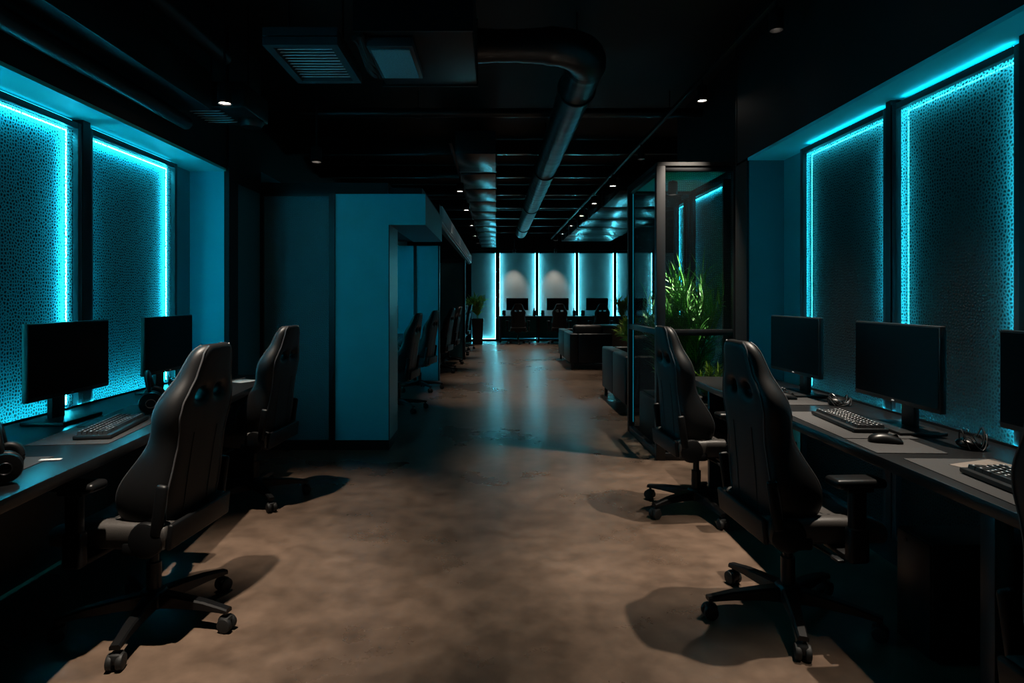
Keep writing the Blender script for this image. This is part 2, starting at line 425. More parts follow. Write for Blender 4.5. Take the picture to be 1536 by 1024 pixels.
# dark mullions between the window frames
for i, (x, s_, ys) in enumerate([(XL, 1, [(2.43, 2.47), (3.444, 3.506)]), (XR, -1, [(2.41, 2.44), (3.235, 3.275)])]):
    for (a, b) in ys:
        sb('trim_%d' % (20+len(bpy.data.objects)), 'metal', 'dark mullion between two %s windows' % ('left' if i == 0 else 'right'), 'mullion', (x-s_*.04, x+s_*.055, a, b, .12, SL if i == 0 else SR))
sb('trim_13', 'metal', 'dark plinth under the left windows', 'plinth', (XL-.045, XL+.06, -2.4, 4.85, 0, .12))
sb('trim_14', 'metal', 'dark plinth under the right windows', 'plinth', (XR-.06, XR+.045, -2.4, 4.65, 0, .12))

# right wall behind the plant enclosure
sb('wall_right_lounge', 'wall', 'wall behind the glass plant enclosure', 'wall', (2.105, 2.5, 4.88, 7.2, 0, 2.5))
sb('trim_15', 'black', 'black bulkhead above the plant enclosure', 'bulkhead', (2.06, 2.9, 4.88, 7.2, 2.5, CEIL))
window('window_%d' % k, 'glowing pebbled window behind the tall green palms', (2.06, 5.60, 0), (0, 1, 0), (-1, 0, 0), 1.10, .12, 2.40, 'led', 'pane_left'); k += 1
window('window_%d' % k, 'narrow glowing window at the far side of the plant enclosure', (2.06, 6.76, 0), (0, 1, 0), (-1, 0, 0), .42, .12, 2.40, 'led', 'pane_left'); k += 1
# windows in the first left bays (they light the partitions)
window('window_%d' % k, 'glowing panel inside the first left bay', (-2.30, 6.5, 0), (0, 1, 0), (1, 0, 0), 1.5, .12, 2.05, 'led_left', 'pane_left'); k += 1
window('window_%d' % k, 'glowing panel at the back of the first left bay', (-2.30, 8.2, 0), (0, 1, 0), (1, 0, 0), 1.6, .12, 2.05, 'led_left', 'pane_left'); k += 1
window('window_%d' % k, 'glowing panel inside the second left bay', (-2.30, 11.2, 0), (0, 1, 0), (1, 0, 0), 1.8, .12, 2.05, 'led_dim'); k += 1
window('window_%d' % k, 'glowing panel inside the third left bay', (-2.30, 14.6, 0), (0, 1, 0), (1, 0, 0), 1.8, .12, 2.05, 'led'); k += 1
# far wall
fx = lambda p: (p-744)*YF/950
far_names = ['far end glowing panel behind the plant pot, reaching the floor', 'first glowing far panel behind a desk, next to the potted plant', 'second glowing far panel, behind the middle far chair',
             'third glowing far panel, behind the chair beside the sofa', 'last glowing far panel, beside the plant enclosure', 'far glowing panel hidden in the lounge corner']
for (p0, p1), lb in zip([(706.5, 744.2), (748.6, 803.6), (807, 863.3), (866.6, 920.4), (923.8, 978), (981, 1030)], far_names):
    first = p0 < 720
    window('window_%d' % k, lb, (fx(p0), YF, 0), (1, 0, 0), (0, -1, 0), fx(p1)-fx(p0), .05, 2.74, 'led_far', 'pane_far', fw=.02, lw=.020, hh=.03, fd=.06,
           left=not first, top=False, bottom=first); k += 1
    sb('trim_%d' % (40+k), 'black', 'dark post right of the %s' % lb.split(',')[0], 'post', (fx(p1)+.003, fx(p1)+(.085 if p1 < 745 else .06), YF-.07, YF+.06, 0, 2.8))
sb('trim_16', 'black', 'dark wall end left of the far panels', 'trim', (-4.2, fx(706.5)-.003, YF-.05, YF+.06, 0, 2.8))

# ------------------------------------------------------------------ glass enclosure
ge = thing('glass_enclosure', 'black framed glass enclosure around tall green plants', 'glass enclosure', (0, 0, 0))
gx0, gx1, gy0, gy1, gz = 1.335, 2.0, 5.24, 6.44, 2.44
def post(x, y, wx=.055, wy=.055): MB().bx(x-wx/2, x+wx/2, y-wy/2, y+wy/2, 0, gz, .004).build('post', 'metal', ge)
post(gx0+.03, gy0+.03, .075, .06); post(gx1-.01, gy0+.03, .05, .06); post(gx0+.03, gy1-.03, .06, .06); post(gx1-.01, gy1-.03, .05, .06)
def rail(*b): MB().bx(*b, bev=.004).build('rail', 'metal', ge)
for z0, z1 in ((0, .06), (1.035, 1.085), (gz-.045, gz)):
    rail(gx0+.067, gx1-.035, gy0+.005, gy0+.055, z0, z1)
    rail(gx0+.005, gx0+.055, gy0+.06, gy1-.06, z0, z1)
    rail(gx0+.06, gx1-.035, gy1-.055, gy1-.005, z0, z1)
for z0, z1 in ((.06, 1.035), (1.085, gz-.045)):
    MB().bx(gx0+.067, gx1-.035, gy0+.025, gy0+.035, z0, z1).build('glass_pane', 'clear', ge)
    MB().bx(gx0+.025, gx0+.035, gy0+.06, gy1-.06, z0, z1).build('glass_pane', 'clear', ge)
    MB().bx(gx0+.06, gx1-.035, gy1-.035, gy1-.025, z0, z1).build('glass_pane', 'clear', ge)
MB().bx(gx0+.056, gx1-.036, gy0+.056, gy1-.056, gz-.02, gz-.005).build('ceiling_panel', 'soffit', ge)
MB().bx(gx0, gx1+.02, gy0, gy1, gz+.001, gz+.03).build('roof_panel', 'black', ge)
MB().bx(gx0+.044, gx0+.048, gy1-.066, gy1-.062, .1, gz-.05).build('led_strip', 'led_faint', ge)

# ------------------------------------------------------------------ desks
DZ = .765
def desk(name, label, pts, legs, zt=DZ, group=None):
    t = thing(name, label, 'desk', (0, 0, 0), 0, group)
    mb = MB(); mb.poly(pts, zt-.042, zt)
    es = mb.bm.edges[:]; bmesh.ops.bevel(mb.bm, geom=es, offset=.003, segments=2, affect='EDGES', profile=.5)
    mb.build('desktop', 'desk', t)
    for (x0, x1, y0, y1) in legs: MB().bx(x0, x1, y0, y1, 0, zt-.043, .003).build('leg', 'metal', t)
    return t
lx = lambda y: -1.43 - (y-1.83)*.072
d1 = desk('long_desk', 'long black desk along the left glowing windows', [(-2.242, .9), (lx(.9), .9), (lx(4.79), 4.79), (-2.242, 4.79)],
     [(-2.2, lx(y)-.12, y, y+.035) for y in (1.0, 4.62)] + [(-2.20, -2.12, 2.46, 2.50)])
MB().bx(-2.215, -2.205, 1.04, 4.60, .12, .655).build('under_desk_panel', 'metal', d1)  # added sheet blocking the lit panes below the left desk
d2 = desk('long_desk', 'long black desk along the right glowing windows', [(1.412, .8), (2.012, .8), (2.012, 4.63), (1.412, 4.71)],
     [(1.50, 1.98, y, y+.04) for y in (.9, 4.45)] + [(1.52, 1.58, 1.93, 1.99)])
bd = thing('bay_desk', 'black desk inside the first left bay', 'desk', (0, 0, 0))
MB().bx(-2.22, -1.33, 6.2, 10.2, .723, DZ, .003).build('desktop', 'desk', bd)
for y in (6.25, 10.1): MB().bx(-2.2, -1.45, y, y+.04, 0, .722).build('leg', 'metal', bd)
bd2 = thing('bay_desk', 'black desk inside the second left bay', 'desk', (0, 0, 0))
MB().bx(-2.22, -1.25, 10.5, 13.7, .723, DZ, .003).build('desktop', 'desk', bd2)
for y in (10.55, 13.6): MB().bx(-2.2, -1.4, y, y+.04, 0, .722).build('leg', 'metal', bd2)
bd3 = thing('bay_desk', 'black desk inside the third left bay', 'desk', (0, 0, 0))
MB().bx(-2.22, -1.2, 14.0, 17.4, .723, DZ, .003).build('desktop', 'desk', bd3)
for y in (14.05, 17.3): MB().bx(-2.2, -1.35, y, y+.04, 0, .722).build('leg', 'metal', bd3)
fd = thing('far_desk', 'long desk below the far glowing panels', 'desk', (0, 0, 0))
MB().bx(.09, 5.6, 18.95, 19.62, .75, .79, .004).build('desktop', 'desk', fd)
MB().bx(.11, 5.58, 19.50, 19.52, .10, .745).build('under_desk_panel', 'wall', fd)
for x in (.10, 1.25, 2.5, 3.7, 5.5): MB().bx(x, x+.06, 19.0, 19.56, 0, .749).build('leg', 'metal', fd)
# cyan strip behind a black lip along the back edge of both desks
for d, x, sg, y0, y1, m in ((d1, -2.242, 1, 1.5, 4.45, 'led_left'), (d2, 2.012, -1, 1.4, 4.2, 'led')):
    MB().bx(x, x+sg*.003, y0, y1, DZ, DZ+.011).build('rear_lip', 'desk', d)
    MB().bx(x-sg*.003, x, y0, y1, DZ+.0005, DZ+.0045).build('led_strip', m, d)

# ------------------------------------------------------------------ gaming chair
def back_mesh():
    z = [.40, .455, .53, .61, .70, .775, .835, .895, .950, 1.0, 1.04, 1.09, 1.145, 1.172]
    w = [.165, .20, .224, .230, .214, .205, .212, .226, .218, .186, .158, .142, .124, .080]
    wg = [.12, .19, .240, .240, .180, .135, .13, .135, .125, .105, .09, .08, .068, .05]
    tc = [.075, .085, .09, .095, .09, .08, .072, .066, .066, .068, .07, .066, .058, .042]
    U = [-1, -.8, -.50, -.11, .11, .50, .8, 1]
    hole = {(8, 2), (8, 4)}
    mb = MB(); F = []; B = []
    for i in range(len(z)):
        t = (z[i]-.4)/.8
        rear = -.165-.085*t + .012*math.sin(t*PI)
        fr = []; br = []
        for u in U:
            x = w[i]*u
            a = abs(u)
            if a == 1: yb = rear+.028; yf = rear+wg[i]*.80
            elif a == .8: yb = rear+.002; yf = rear+wg[i]
            elif a == .50: yb = rear; yf = rear+tc[i]+.012
            else: yb = rear-.002; yf = rear+tc[i]
            br.append(mb.bm.verts.new((x, yb, z[i]))); fr.append(mb.bm.verts.new((x, yf, z[i])))
        F.append(fr); B.append(br)
    nz, nu = len(z), len(U)
    for i in range(nz-1):
        for j in range(nu-1):
            if (i, j) in hole:
                q = [(i, j), (i, j+1), (i+1, j+1), (i+1, j)]
                for k in range(4):
                    a, b = q[k], q[(k+1) % 4]
                    mb.bm.faces.new((F[a[0]][a[1]], F[b[0]][b[1]], B[b[0]][b[1]], B[a[0]][a[1]]))
                continue
            mb.bm.faces.new((F[i][j], F[i][j+1], F[i+1][j+1], F[i+1][j]))
            mb.bm.faces.new((B[i][j+1], B[i][j], B[i+1][j], B[i+1][j+1]))
        for j in (0, nu-1): mb.bm.faces.new((F[i][j], B[i][j], B[i+1][j], F[i+1][j]))
    for j in range(nu-1):
        mb.bm.faces.new((F[0][j], F[0][j+1], B[0][j+1], B[0][j])); mb.bm.faces.new((F[-1][j+1], F[-1][j], B[-1][j], B[-1][j+1]))
    mb.sub(2)
    bvh = BVHTree.FromBMesh(mb.bm)
    def seam(pts, r, side, n=6):
        out = []
        for p in pts:
            h = bvh.ray_cast(Vector((p[0], side*.6, p[1])), Vector((0, -side, 0)))
            if h[0] is not None: out.append(h[0] + h[1]*r*.3)
        return out
    def interp(zz):
        for a in range(len(z)-1):
            if z[a] <= zz <= z[a+1]:
                f = (zz-z[a])/(z[a+1]-z[a]); return w[a]+(w[a+1]-w[a])*f
        return w[-1]
    zs = [.44+.0148*q for q in range(50)]
    pip = MB()
    for sx in (-1, 1):
        for sd in (-1, 1):
            p = seam([(sx*interp(v)*.84, v) for v in zs], .004, sd)
            if len(p) > 3: pip.tube(p, .0035, 6)
    se = []
    for x in (-.085, .085):
        p = seam([(x, .44+.02*q) for q in range(20)], .002, -1)
        se.append(MB().tube(p, .002, 5))
    return mb, pip, se

bmb, pmb, smb = back_mesh()
PIV = Vector((0, -.12, .42))
def local(mb): mb.bm.transform(Matrix.Translation(-PIV)); return mb
ME = {'back': local(bmb).mesh('backrest', 'leather', 60), 'pip': local(pmb).mesh('piping', 'piping'), 'seam': [local(q).mesh('seam', 'rubber') for q in smb]}
def seat_mesh():
    mb = MB()
    X = [-.240, -.225, -.170, -.14, 0, .14, .170, .225, .240]; Y = [-.20, -.17, -.06, .10, .22, .275, .29]
    def top(x, y):
        a = abs(x); z = .472
        if a > .155: z = .495
        if a > .23: z = .465
        if y > .25: z -= .035
        elif y > .2: z -= .010
        return z
    T = [[mb.bm.verts.new((x*(1-.06*max(0, (y-.1)/.19)), y, top(x, y))) for x in X] for y in Y]
    Bt = [[mb.bm.verts.new((x*.93, y*.96, .388)) for x in X] for y in Y]
    for i in range(len(Y)-1):
        for j in range(len(X)-1):
            mb.bm.faces.new((T[i][j], T[i][j+1], T[i+1][j+1], T[i+1][j])); mb.bm.faces.new((Bt[i][j+1], Bt[i][j], Bt[i+1][j], Bt[i+1][j+1]))
        for j in (0, len(X)-1): mb.bm.faces.new((T[i][j], Bt[i][j], Bt[i+1][j], T[i+1][j]))
    for j in range(len(X)-1):
        for i in (0, len(Y)-1): mb.bm.faces.new((T[i][j], T[i][j+1], Bt[i][j+1], Bt[i][j]))
    return mb.sub(2)
smesh = seat_mesh()
sbvh = BVHTree.FromBMesh(smesh.bm)
spip = MB()
for sx in (-1, 1):
    pts = []
    for q in range(18):
        h = sbvh.ray_cast(Vector((sx*(.155 if q < 12 else .155-.004*(q-12)), -.1+.021*q, .8)), Vector((0, 0, -1)))
        if h[0] is not None: pts.append(h[0])
    spip.tube(pts, .003, 6)
pts = []
for q in range(25):
    h = sbvh.ray_cast(Vector((-.17+.34*q/24, .08, .8)), Vector((0, 0, -1)))
    if h[0] is not None: pts.append(h[0])
spip.tube(pts, .0025, 6)
ME['seat'] = smesh.mesh('seat', 'seat_leather', 60); ME['spip'] = spip.mesh('piping', 'rubber')
# base leg (points along +X) with a twin-wheel caster at radius .33
lg = MB()
sec = []
for x, hw, z0, z1 in ((.03, .030, .075, .135), (.12, .026, .082, .128), (.24, .021, .082, .115), (.315, .019, .078, .100), (.345, .019, .076, .094)):
    sec.append([(x, -hw, z0), (x, hw, z0), (x, hw*1.0, z1-.006), (x, hw*.7, z1), (x, -hw*.7, z1), (x, -hw, z1-.006)])
lg.rings(sec)
ME['leg'] = lg.mesh('leg', 'satin', 30)
cs = MB()
for s_ in (-1, 1):
    cs.cyl((.335, s_*.006, .030), (.335, s_*.029, .030), .030, n=22, bev=.006)
cs.box((.330, 0, .042), (.05, .046, .04), .012, 2).cyl((.33, 0, .04), (.33, 0, .082), .008, n=10)
ME['caster'] = cs.mesh('caster', 'rubber')
ME['hub'] = MB().lathe([(.0, .068), (.045, .07), (.055, .08), (.055, .128), (.045, .142), (.03, .146), (0, .146)], n=24).mesh('hub', 'satin')
ME['lift'] = MB().cyl((0, 0, .146), (0, 0, .255), .029, n=20).cyl((0, 0, .25), (0, 0, .352), .019, n=20).mesh('gas_lift', 'satin')
mm = MB().box((0, -.01, .366), (.20, .26, .032), .008).box((0, .0, .350), (.11, .14, .03), .006).cyl((.06, .02, .36), (.27, .05, .355), .006, n=8).box((.275, .05, .355), (.05, .03, .012), .004)
ME['mech'] = mm.mesh('tilt_mechanism', 'metal')
am = MB()
am.box((.235, .10, .372), (.17, .075, .022), .006).box((.315, .10, .425), (.046, .078, .135), .014, 3).box((.315, .10, .55), (.036, .062, .19), .012, 3).box((.315, .10, .635), (.055, .10, .018), .005)
ME['arm'] = am.mesh('armrest', 'plastic')
ap = MB(); ap.box((.315, .095, .661), (.092, .195, .034), .015, 4)
ME['pad'] = ap.mesh('arm_pad', 'satin', 60)
hb = MB()
hb.cyl((.205, .025, -.01), (.238, .025, -.01), .070, n=28, bev=.014)
hb.box((.222, .06, -.045), (.026, .12, .05), .012)
hb.box((.228, -.030, .105), (.026, .045, .20), .013, 3, rot=(R(8), 0, 0))
ME['hinge'] = hb.mesh('hinge_cover', 'plastic')
cb = MB().box((0, -.062, .0), (.44, .022, .10), .009, 3, rot=(R(6), 0, 0))
ME['bar'] = cb.mesh('cross_bar', 'plastic')

def make_chair(label, loc, rz, base_world, recline=0., group='black gaming chairs'):
    t = thing('gaming_chair', label, 'chair', (loc[0], loc[1], 0), rz, group)
    for k_ in range(5):
        l = link('leg', ME['leg'], t); l.rotation_euler = (0, 0, R(base_world) - rz + k_*2*PI/5)
        link('caster', ME['caster'], l)
    link('hub', ME['hub'], t); link('gas_lift', ME['lift'], t); link('tilt_mechanism', ME['mech'], t)
    s_ = link('seat', ME['seat'], t); link('seat_piping', ME['spip'], s_)
    for sx in (1, -1):
        a = link('armrest', ME['arm'], t); a.scale = (sx, 1, 1); link('arm_pad', ME['pad'], a)
    b = link('backrest', ME['back'], t, PIV); b.rotation_euler = (-R(recline)*-1 if False else R(recline), 0, 0)
    link('back_piping', ME['pip'], b); [link('back_seam', q, b) for q in ME['seam']]
    for sx in (1, -1):
        h = link('hinge_cover', ME['hinge'], t, (0, -.14, .44)); h.scale = (sx, 1, 1)
    link('cross_bar', ME['bar'], t, (0, -.14, .44))
    return t
LF, RF = PI/2, -PI/2      # facing the left / right wall
GN, GB, GFAR = 'black gaming chairs at the near desks', 'gaming chairs in the left bays', 'gaming chairs at the far desk'
make_chair('large black gaming chair at the left desk in front of the nearer left keyboard', (-1.42, 2.63), LF-R(5), 277, 4, GN)
make_chair('black gaming chair at the end of the left desk beside the frosted panel', (-1.62, 4.25), LF-R(6), 308, 3, GN)
make_chair('large black gaming chair at the right desk before the middle right monitor', (1.235, 2.68), RF+R(3), 182, 0, GN)
make_chair('black gaming chair directly in front of the glass plant enclosure', (1.27, 4.02), RF+R(4), 135, 0, GN)
make_chair('black gaming chair cut off by the picture edge beside the nearest right keyboard', (1.422, 1.31), RF, 160, 0, GN)
ordn = ['first', 'second', 'third', 'fourth', 'fifth', 'sixth']
for i, (x, y) in enumerate([(-1.17, 7.6), (-1.12, 9.25), (-1.03, 11.5), (-.98, 13.0), (-.94, 14.9), (-.90, 16.5)]):
    make_chair('%s gaming chair in the left bay row, counting from the blue lit wall' % ordn[i], (x, y), LF-R(random.uniform(4, 14)), 330+random.uniform(-30, 30), 3, GB)
for i, (x, lb) in enumerate([(.64, 'black gaming chair at the far desk, nearest the potted plant'), (1.84, 'black gaming chair in the middle of the far desk'), (3.05, 'black gaming chair at the far desk, seen behind the sofa')]):
    make_chair(lb, (x, 18.35), R(random.uniform(-4, 4)), 54+random.uniform(-5, 5), 0, GFAR)

# ------------------------------------------------------------------ monitors
def make_monitor(label, loc, rz, group, W=.575, H=.345, zb=.125):
    """faces local -Y ; loc = base centre on the desk"""
    t = thing('monitor', label, 'monitor', (loc[0], loc[1], loc[2]+.0006), rz, group)
    zc = zb+H/2
    MB().box((0, .0, zc), (W, .028, H), .005, 2).build('housing', 'bezel', t)
    MB().box((0, .028, zc), (W*.55, .034, H*.6), .014, 2).box((.14, .05, zc+.02), (.06, .03, .09), .004).build('rear_cover', 'bezel', t)
    MB().box((0, -.0145, zc+.006), (W-.014, .002, H-.028)).build('screen', 'screen', t)
    MB().ell((0, -.0148, zb+.0085), (.011, .0012, .0035)).build('logo', 'legend', t)
    MB().box((0, .062, .16), (.09, .026, .32), .005).box((0, .045, zc-.02), (.08, .04, .08), .005).build('stand_neck', 'bezel', t)
    MB().box((0, .03, .008), (.29, .20, .016), .004).build('stand_base', 'bezel', t)
    return t
GM = 'monitors on the near desks'
# left monitors face +X: local -Y -> +X  => rz = +90deg
make_monitor('black monitor on the left desk between the two headsets', (-2.035, 3.02, DZ), R(90), GM)
make_monitor('black monitor on the left desk nearest the blue niche end wall', (-2.045, 3.95, DZ), R(90), GM)
make_monitor('wide black monitor in the middle of the right desk', (1.775, 2.81, DZ), R(-91), GM, W=.61, H=.350, zb=.12)
make_monitor('black monitor at the far end of the right desk', (1.81, 3.83, DZ), R(-88), GM)
make_monitor('black monitor cut off by the right edge of the picture', (1.80, 1.96, DZ), R(-90), GM, W=.575)
GFM = 'monitors on the far desk'
for i, (p, lb) in enumerate([(776, 'small far monitor behind the chair nearest the potted plant'), (836.5, 'small far monitor behind the middle far chair'), (895.5, 'small far monitor behind the chair beside the sofa'), (953, 'small far monitor beside the plant enclosure frame')]):
    make_monitor(lb, ((p-744)*19.3/950, 19.3, .79), 0, GFM, W=.67, H=.37, zb=.17)
for lb, y, x in (('monitor in the first left bay, next to the opening edge', 9.15, -1.47), ('monitor in the second left bay', 11.6, -1.5)):
    make_monitor(lb, (x, y, DZ), R(90), 'monitors in the left bays')

# ------------------------------------------------------------------ keyboards, mice, mats
def key_meshes():
    ks = MB(); lgd = MB()
    rows = [15, 15, 14.5, 14, 13]
    for r_ in range(6):
        y = .052-r_*.0195
        x = -.205
        n = 15
        widths = [1]*n
        if r_ == 5: widths = [1.25, 1.25, 1.25, 6, 1.25, 1.25, 1, 1, .75]
        elif r_ == 2: widths = [1.5]+[1]*12+[1.5]
        elif r_ == 3: widths = [1.75]+[1]*11+[2.25]
        elif r_ == 4: widths = [2.25]+[1]*10+[2.75]
        tot = sum(widths); uu = .41/tot
        for wv in widths:
            wk = wv*uu
            zt = .030+.0012*abs(r_-3)
            x0, x1 = x+.0012, x+wk-.0012
            a = [(x0, y-.0085, .018), (x1, y-.0085, .018), (x1, y+.0085, .018), (x0, y+.0085, .018)]
            b = [(x0+.0022, y-.006, zt), (x1-.0022, y-.006, zt), (x1-.0022, y+.007, zt), (x0+.0022, y+.007, zt)]
            ks.rings([a, b])
            if wv < 2:
                cx = (x0+x1)/2-.002
                lgd.quad((cx-.0028, y-.0012, zt+.0003), (cx+.0028, y-.0012, zt+.0003), (cx+.0028, y+.0045, zt+.0003), (cx-.0028, y+.0045, zt+.0003))
            x += wk
    return ks.mesh('keycaps', 'keys', 30), lgd.mesh('key_legends', 'legend', recalc=False)
ME['keys'], ME['legs'] = key_meshes()
kc = MB().box((0, 0, .0105), (.435, .145, .017), .005, 2)
for sx in (-1, 1): kc.box((sx*.16, .055, .002), (.04, .02, .004))
ME['kcase'] = kc.mesh('case', 'bezel')
ME['kcable'] = MB().tube([(0, .07, .01), (.02, .11, .004), (.06, .14, .004), (.05, .17, .004)], .0022, 6).mesh('cable', 'rubber')
def keyboard(label, loc, rz, group='keyboards on the near desks'):
    t = thing('keyboard', label, 'keyboard', loc, rz, group)
    link('case', ME['kcase'], t); kk = link('keycaps', ME['keys'], t); link('key_legends', ME['legs'], kk); link('cable', ME['kcable'], t)
    return t
def mat_mesh(L, Wd):
    return MB().box((0, 0, .0015), (L, Wd, .003), .001)
def mousepad(label, loc, rz, L, Wd, group='mats on the near desks'):
    o = mat_mesh(L, Wd).build('desk_mat', 'fabric'); o.location = loc; o.rotation_euler = (0, 0, rz)
    return tag(o, label, 'desk mat', group)
MT = DZ+.0032
mousepad('grey desk mat under the nearer left keyboard', (-1.76, 2.98, DZ), R(90+7), .94, .31)
mousepad('dark mat under the headset at the near end of the left desk', (-1.74, 1.96, DZ), R(90+6), .70, .31)
mousepad('grey desk mat under the middle right keyboard', (1.605, 2.925, DZ), R(-92), .61, .30)
mousepad('small grey mouse mat under the mouse on the right desk', (1.565, 2.49, DZ), R(-92), .235, .26)
mousepad('grey mat under the farthest right keyboard and mouse', (1.70, 3.89, DZ), R(-92), .90, .30)
mousepad('dark mat under the nearest right keyboard', (1.62, 1.83, DZ), R(-92), .92, .32)
keyboard('black keyboard on the left desk in front of the nearer left monitor', (-1.69, 2.80, MT), R(90+10))
keyboard('black keyboard on the left desk behind the near chair headrest', (-1.80, 3.72, DZ), R(90+4))
keyboard('black keyboard in the middle of the right desk beside a mouse', (1.625, 2.93, MT), R(-90-4))
keyboard('black keyboard at the far end of the right desk', (1.70, 4.02, MT), R(-90-3))
keyboard('black keyboard with pale key legends beside the cut-off chair', (1.60, 1.885, MT), R(-90-3))
# paper under the nearest right keyboard
o = MB().box((0, 0, .0006), (.20, .17, .0012)).build('paper_sheet', 'kraft'); o.location = (1.70, 2.16, MT); o.rotation_euler = (0, 0, R(20))
tag(o, 'brown paper sheet tucked behind the nearest right keyboard', 'paper')
o = MB().box((0, 0, .0006), (.15, .21, .0012)).build('paper_sheet', 'paper'); o.location = (-1.80, 4.45, DZ); o.rotation_euler = (0, 0, R(60))
tag(o, 'white paper lying on the far end of the left desk', 'paper')
tag(MB().cyl((-1.86, 4.40, DZ+.006), (-1.78, 4.50, DZ+.018), .004, n=8).build('pen', 'steel'), 'pale pen on the white paper at the left desk end', 'pen')
o = MB().box((0, 0, .0004), (.07, .022, .0008)).build('sticker', 'paper'); o.location = (-1.60, 2.275, MT); o.rotation_euler = (0, 0, R(10))
tag(o, 'small white sticker on the dark near left mat', 'sticker')

def mouse_mesh():
    mb = MB()
    rs = []
    for x, hw, h in ((-.062, .012, .010), (-.058, .026, .022), (-.04, .033, .034), (-.015, .032, .039), (.015, .030, .036), (.04, .030, .027), (.056, .026, .017), (.061, .016, .009)):
        ring = []
        for k_ in range(14):
            a = 2*PI*k_/14
            y = hw*math.cos(a); zz = math.sin(a)
            z_ = .004 + (h-.004)*max(0, zz)**.8 if zz > 0 else .004+.003*zz
            ring.append((x, y, z_))
        rs.append(ring)
    mb.rings(rs); mb.sub(1); return mb
ME['mouse'] = mouse_mesh().mesh('shell', 'satin', 60)
ME['wheel'] = MB().cyl((.035, -.004, .027), (.035, .004, .027), .009, n=14).mesh('scroll_wheel', 'rubber')
ME['split'] = MB().tube([(.012, 0, .0368), (.03, 0, .0318), (.045, 0, .0255), (.055, 0, .018)], .0011, 5).mesh('button_seam', 'rubber')
def mouse(label, loc, rz):
    t = thing('computer_mouse', label, 'mouse', loc, rz, 'mice on the right desk')
    link('shell', ME['mouse'], t); link('scroll_wheel', ME['wheel'], t); link('button_seam', ME['split'], t); return t
mouse('black mouse on the small mat beside the middle right keyboard', (1.565, 2.545, MT), R(-20))
mouse('black mouse beside the farthest right keyboard', (1.66, 3.63, MT), R(-10))

# ------------------------------------------------------------------ headsets
def headset(label, loc, rz, tilt=0.):
    t = thing('headset', label, 'headset', loc, rz, 'headsets on the desks')
    root = Matrix.Rotation(tilt, 4, 'Y')
    band = MB(); pts = []
    for k_ in range(25):
        a = PI*k_/24
        pts.append(root @ Vector((0, .083*math.cos(a)*(1.0), .075+.098*math.sin(a))))
    band.tube(pts, lambda i: .0075+.004*math.sin(PI*i/24), 10)
    band.build('headband', 'satin', t)
    pad = MB()
    pp = [root @ Vector((.0, .070*math.cos(PI*k_/24), .078+.082*math.sin(PI*k_/24))) for k_ in range(4, 21)]
    pad.tube(pp, .010, 10); pad.build('headband_pad', 'leather', t)
    for s_ in (-1, 1):
        c = root @ Vector((0, s_*.088, .05))
        e = MB(); e.lathe([(0, 0), (.034, 0), (.044, -.006), (.047, -.016), (.044, -.026), (.02, -.032), (.0, -.033)], n=24, M_=Matrix.Translation(c) @ Matrix.Rotation(-s_*PI/2, 4, 'X') @ Matrix.Scale(-1, 4, (0, 0, 1)))
        eo = e.build('ear_cup', 'satin', t)
        u_ = MB()
        ring = []
        for q in range(25):
            a = 2*PI*q/24; ring.append(c + Vector((.033*math.cos(a), -s_*.010, .036*math.sin(a))))
        u_.tube(ring, .014, 10, cap=False); u_.build('ear_cushion', 'leather', eo)
        MB().tube([c + Vector((.018*math.cos(2*PI*q/16), s_*.033, .018*math.sin(2*PI*q/16))) for q in range(17)], .0025, 6, cap=False).build('trim_ring', 'steel', eo)
    return t
headset('large black headset at the very near end of the left desk', (-1.585, 2.07, MT), R(35), R(-12))
headset('black headset with stacked bands between the left monitors', (-1.76, 3.27, MT), R(25), R(-10)).scale = (1.22, 1.22, 1.15)

def cable_heap(label, loc, seed, h=.07, r=.07, body=True):
    rnd = random.Random(seed)
    t = thing('cable_bundle', label, 'cables', loc)
    if body:
        b = MB(); b.ell((0, .01, .022), (.055, .045, .0225)); b.build('control_box', 'satin', t)
    for q in range(5):
        m_ = MB(); a0 = rnd.uniform(0, 6.28); pts = []
        n = 26; tw = rnd.uniform(3, 7); rr = rnd.uniform(.5, 1)*r
        for k_ in range(n):
            f = k_/(n-1); a = a0+tw*f
            pts.append((rr*math.cos(a), rr*math.sin(a), .004+(h*(1-q*.12))*abs(math.sin(f*PI*(1+q*.5)))*(.6+.4*math.cos(a*2))))
        m_.tube(pts, .0022, 6); m_.build('cable', 'steel' if q == 0 else 'rubber', t)
    return t
cable_heap('tangled black cable heap between the two right monitors', (1.865, 3.44, DZ), 3)
cable_heap('small black puck with thin wires below the near right monitor gap', (1.84, 2.44, DZ), 8, .10, .055)
cable_heap('loose cables behind the farther left monitor base', (-2.13, 4.22, DZ), 5, .10, .05, False)
t = thing('desk_microphone', 'small ball shaped microphone at the far end of the right desk', 'microphone', (1.88, 4.50, DZ))
MB().lathe([(0, 0), (.028, 0), (.028, .006), (.004, .012), (.004, .06), (0, .06)]).build('stand', 'metal', t); MB().ell((0, 0, .077), (.022, .022, .022)).build('capsule', 'satin', t)

# computer towers under the right desk
def tower(label, loc):
    t = thing('computer_tower', label, 'computer', loc, 0, 'computers under the right desk')
    MB().box((0, 0, .23), (.40, .20, .43), .006).build('case', 'plastic', t)
    MB().box((-.204, 0, .23), (.008, .19, .42), .003).build('front_panel', 'satin', t)
    MB().cyl((-.208, .04, .41), (-.211, .04, .41), .008, n=14).build('power_button', 'rubber', t)
    for sx in (-1, 1):
        MB().box((sx*.15, 0, .008), (.04, .18, .016)).build('foot', 'rubber', t)
tower('black computer tower under the right desk behind the large chair', (1.80, 2.42, 0))

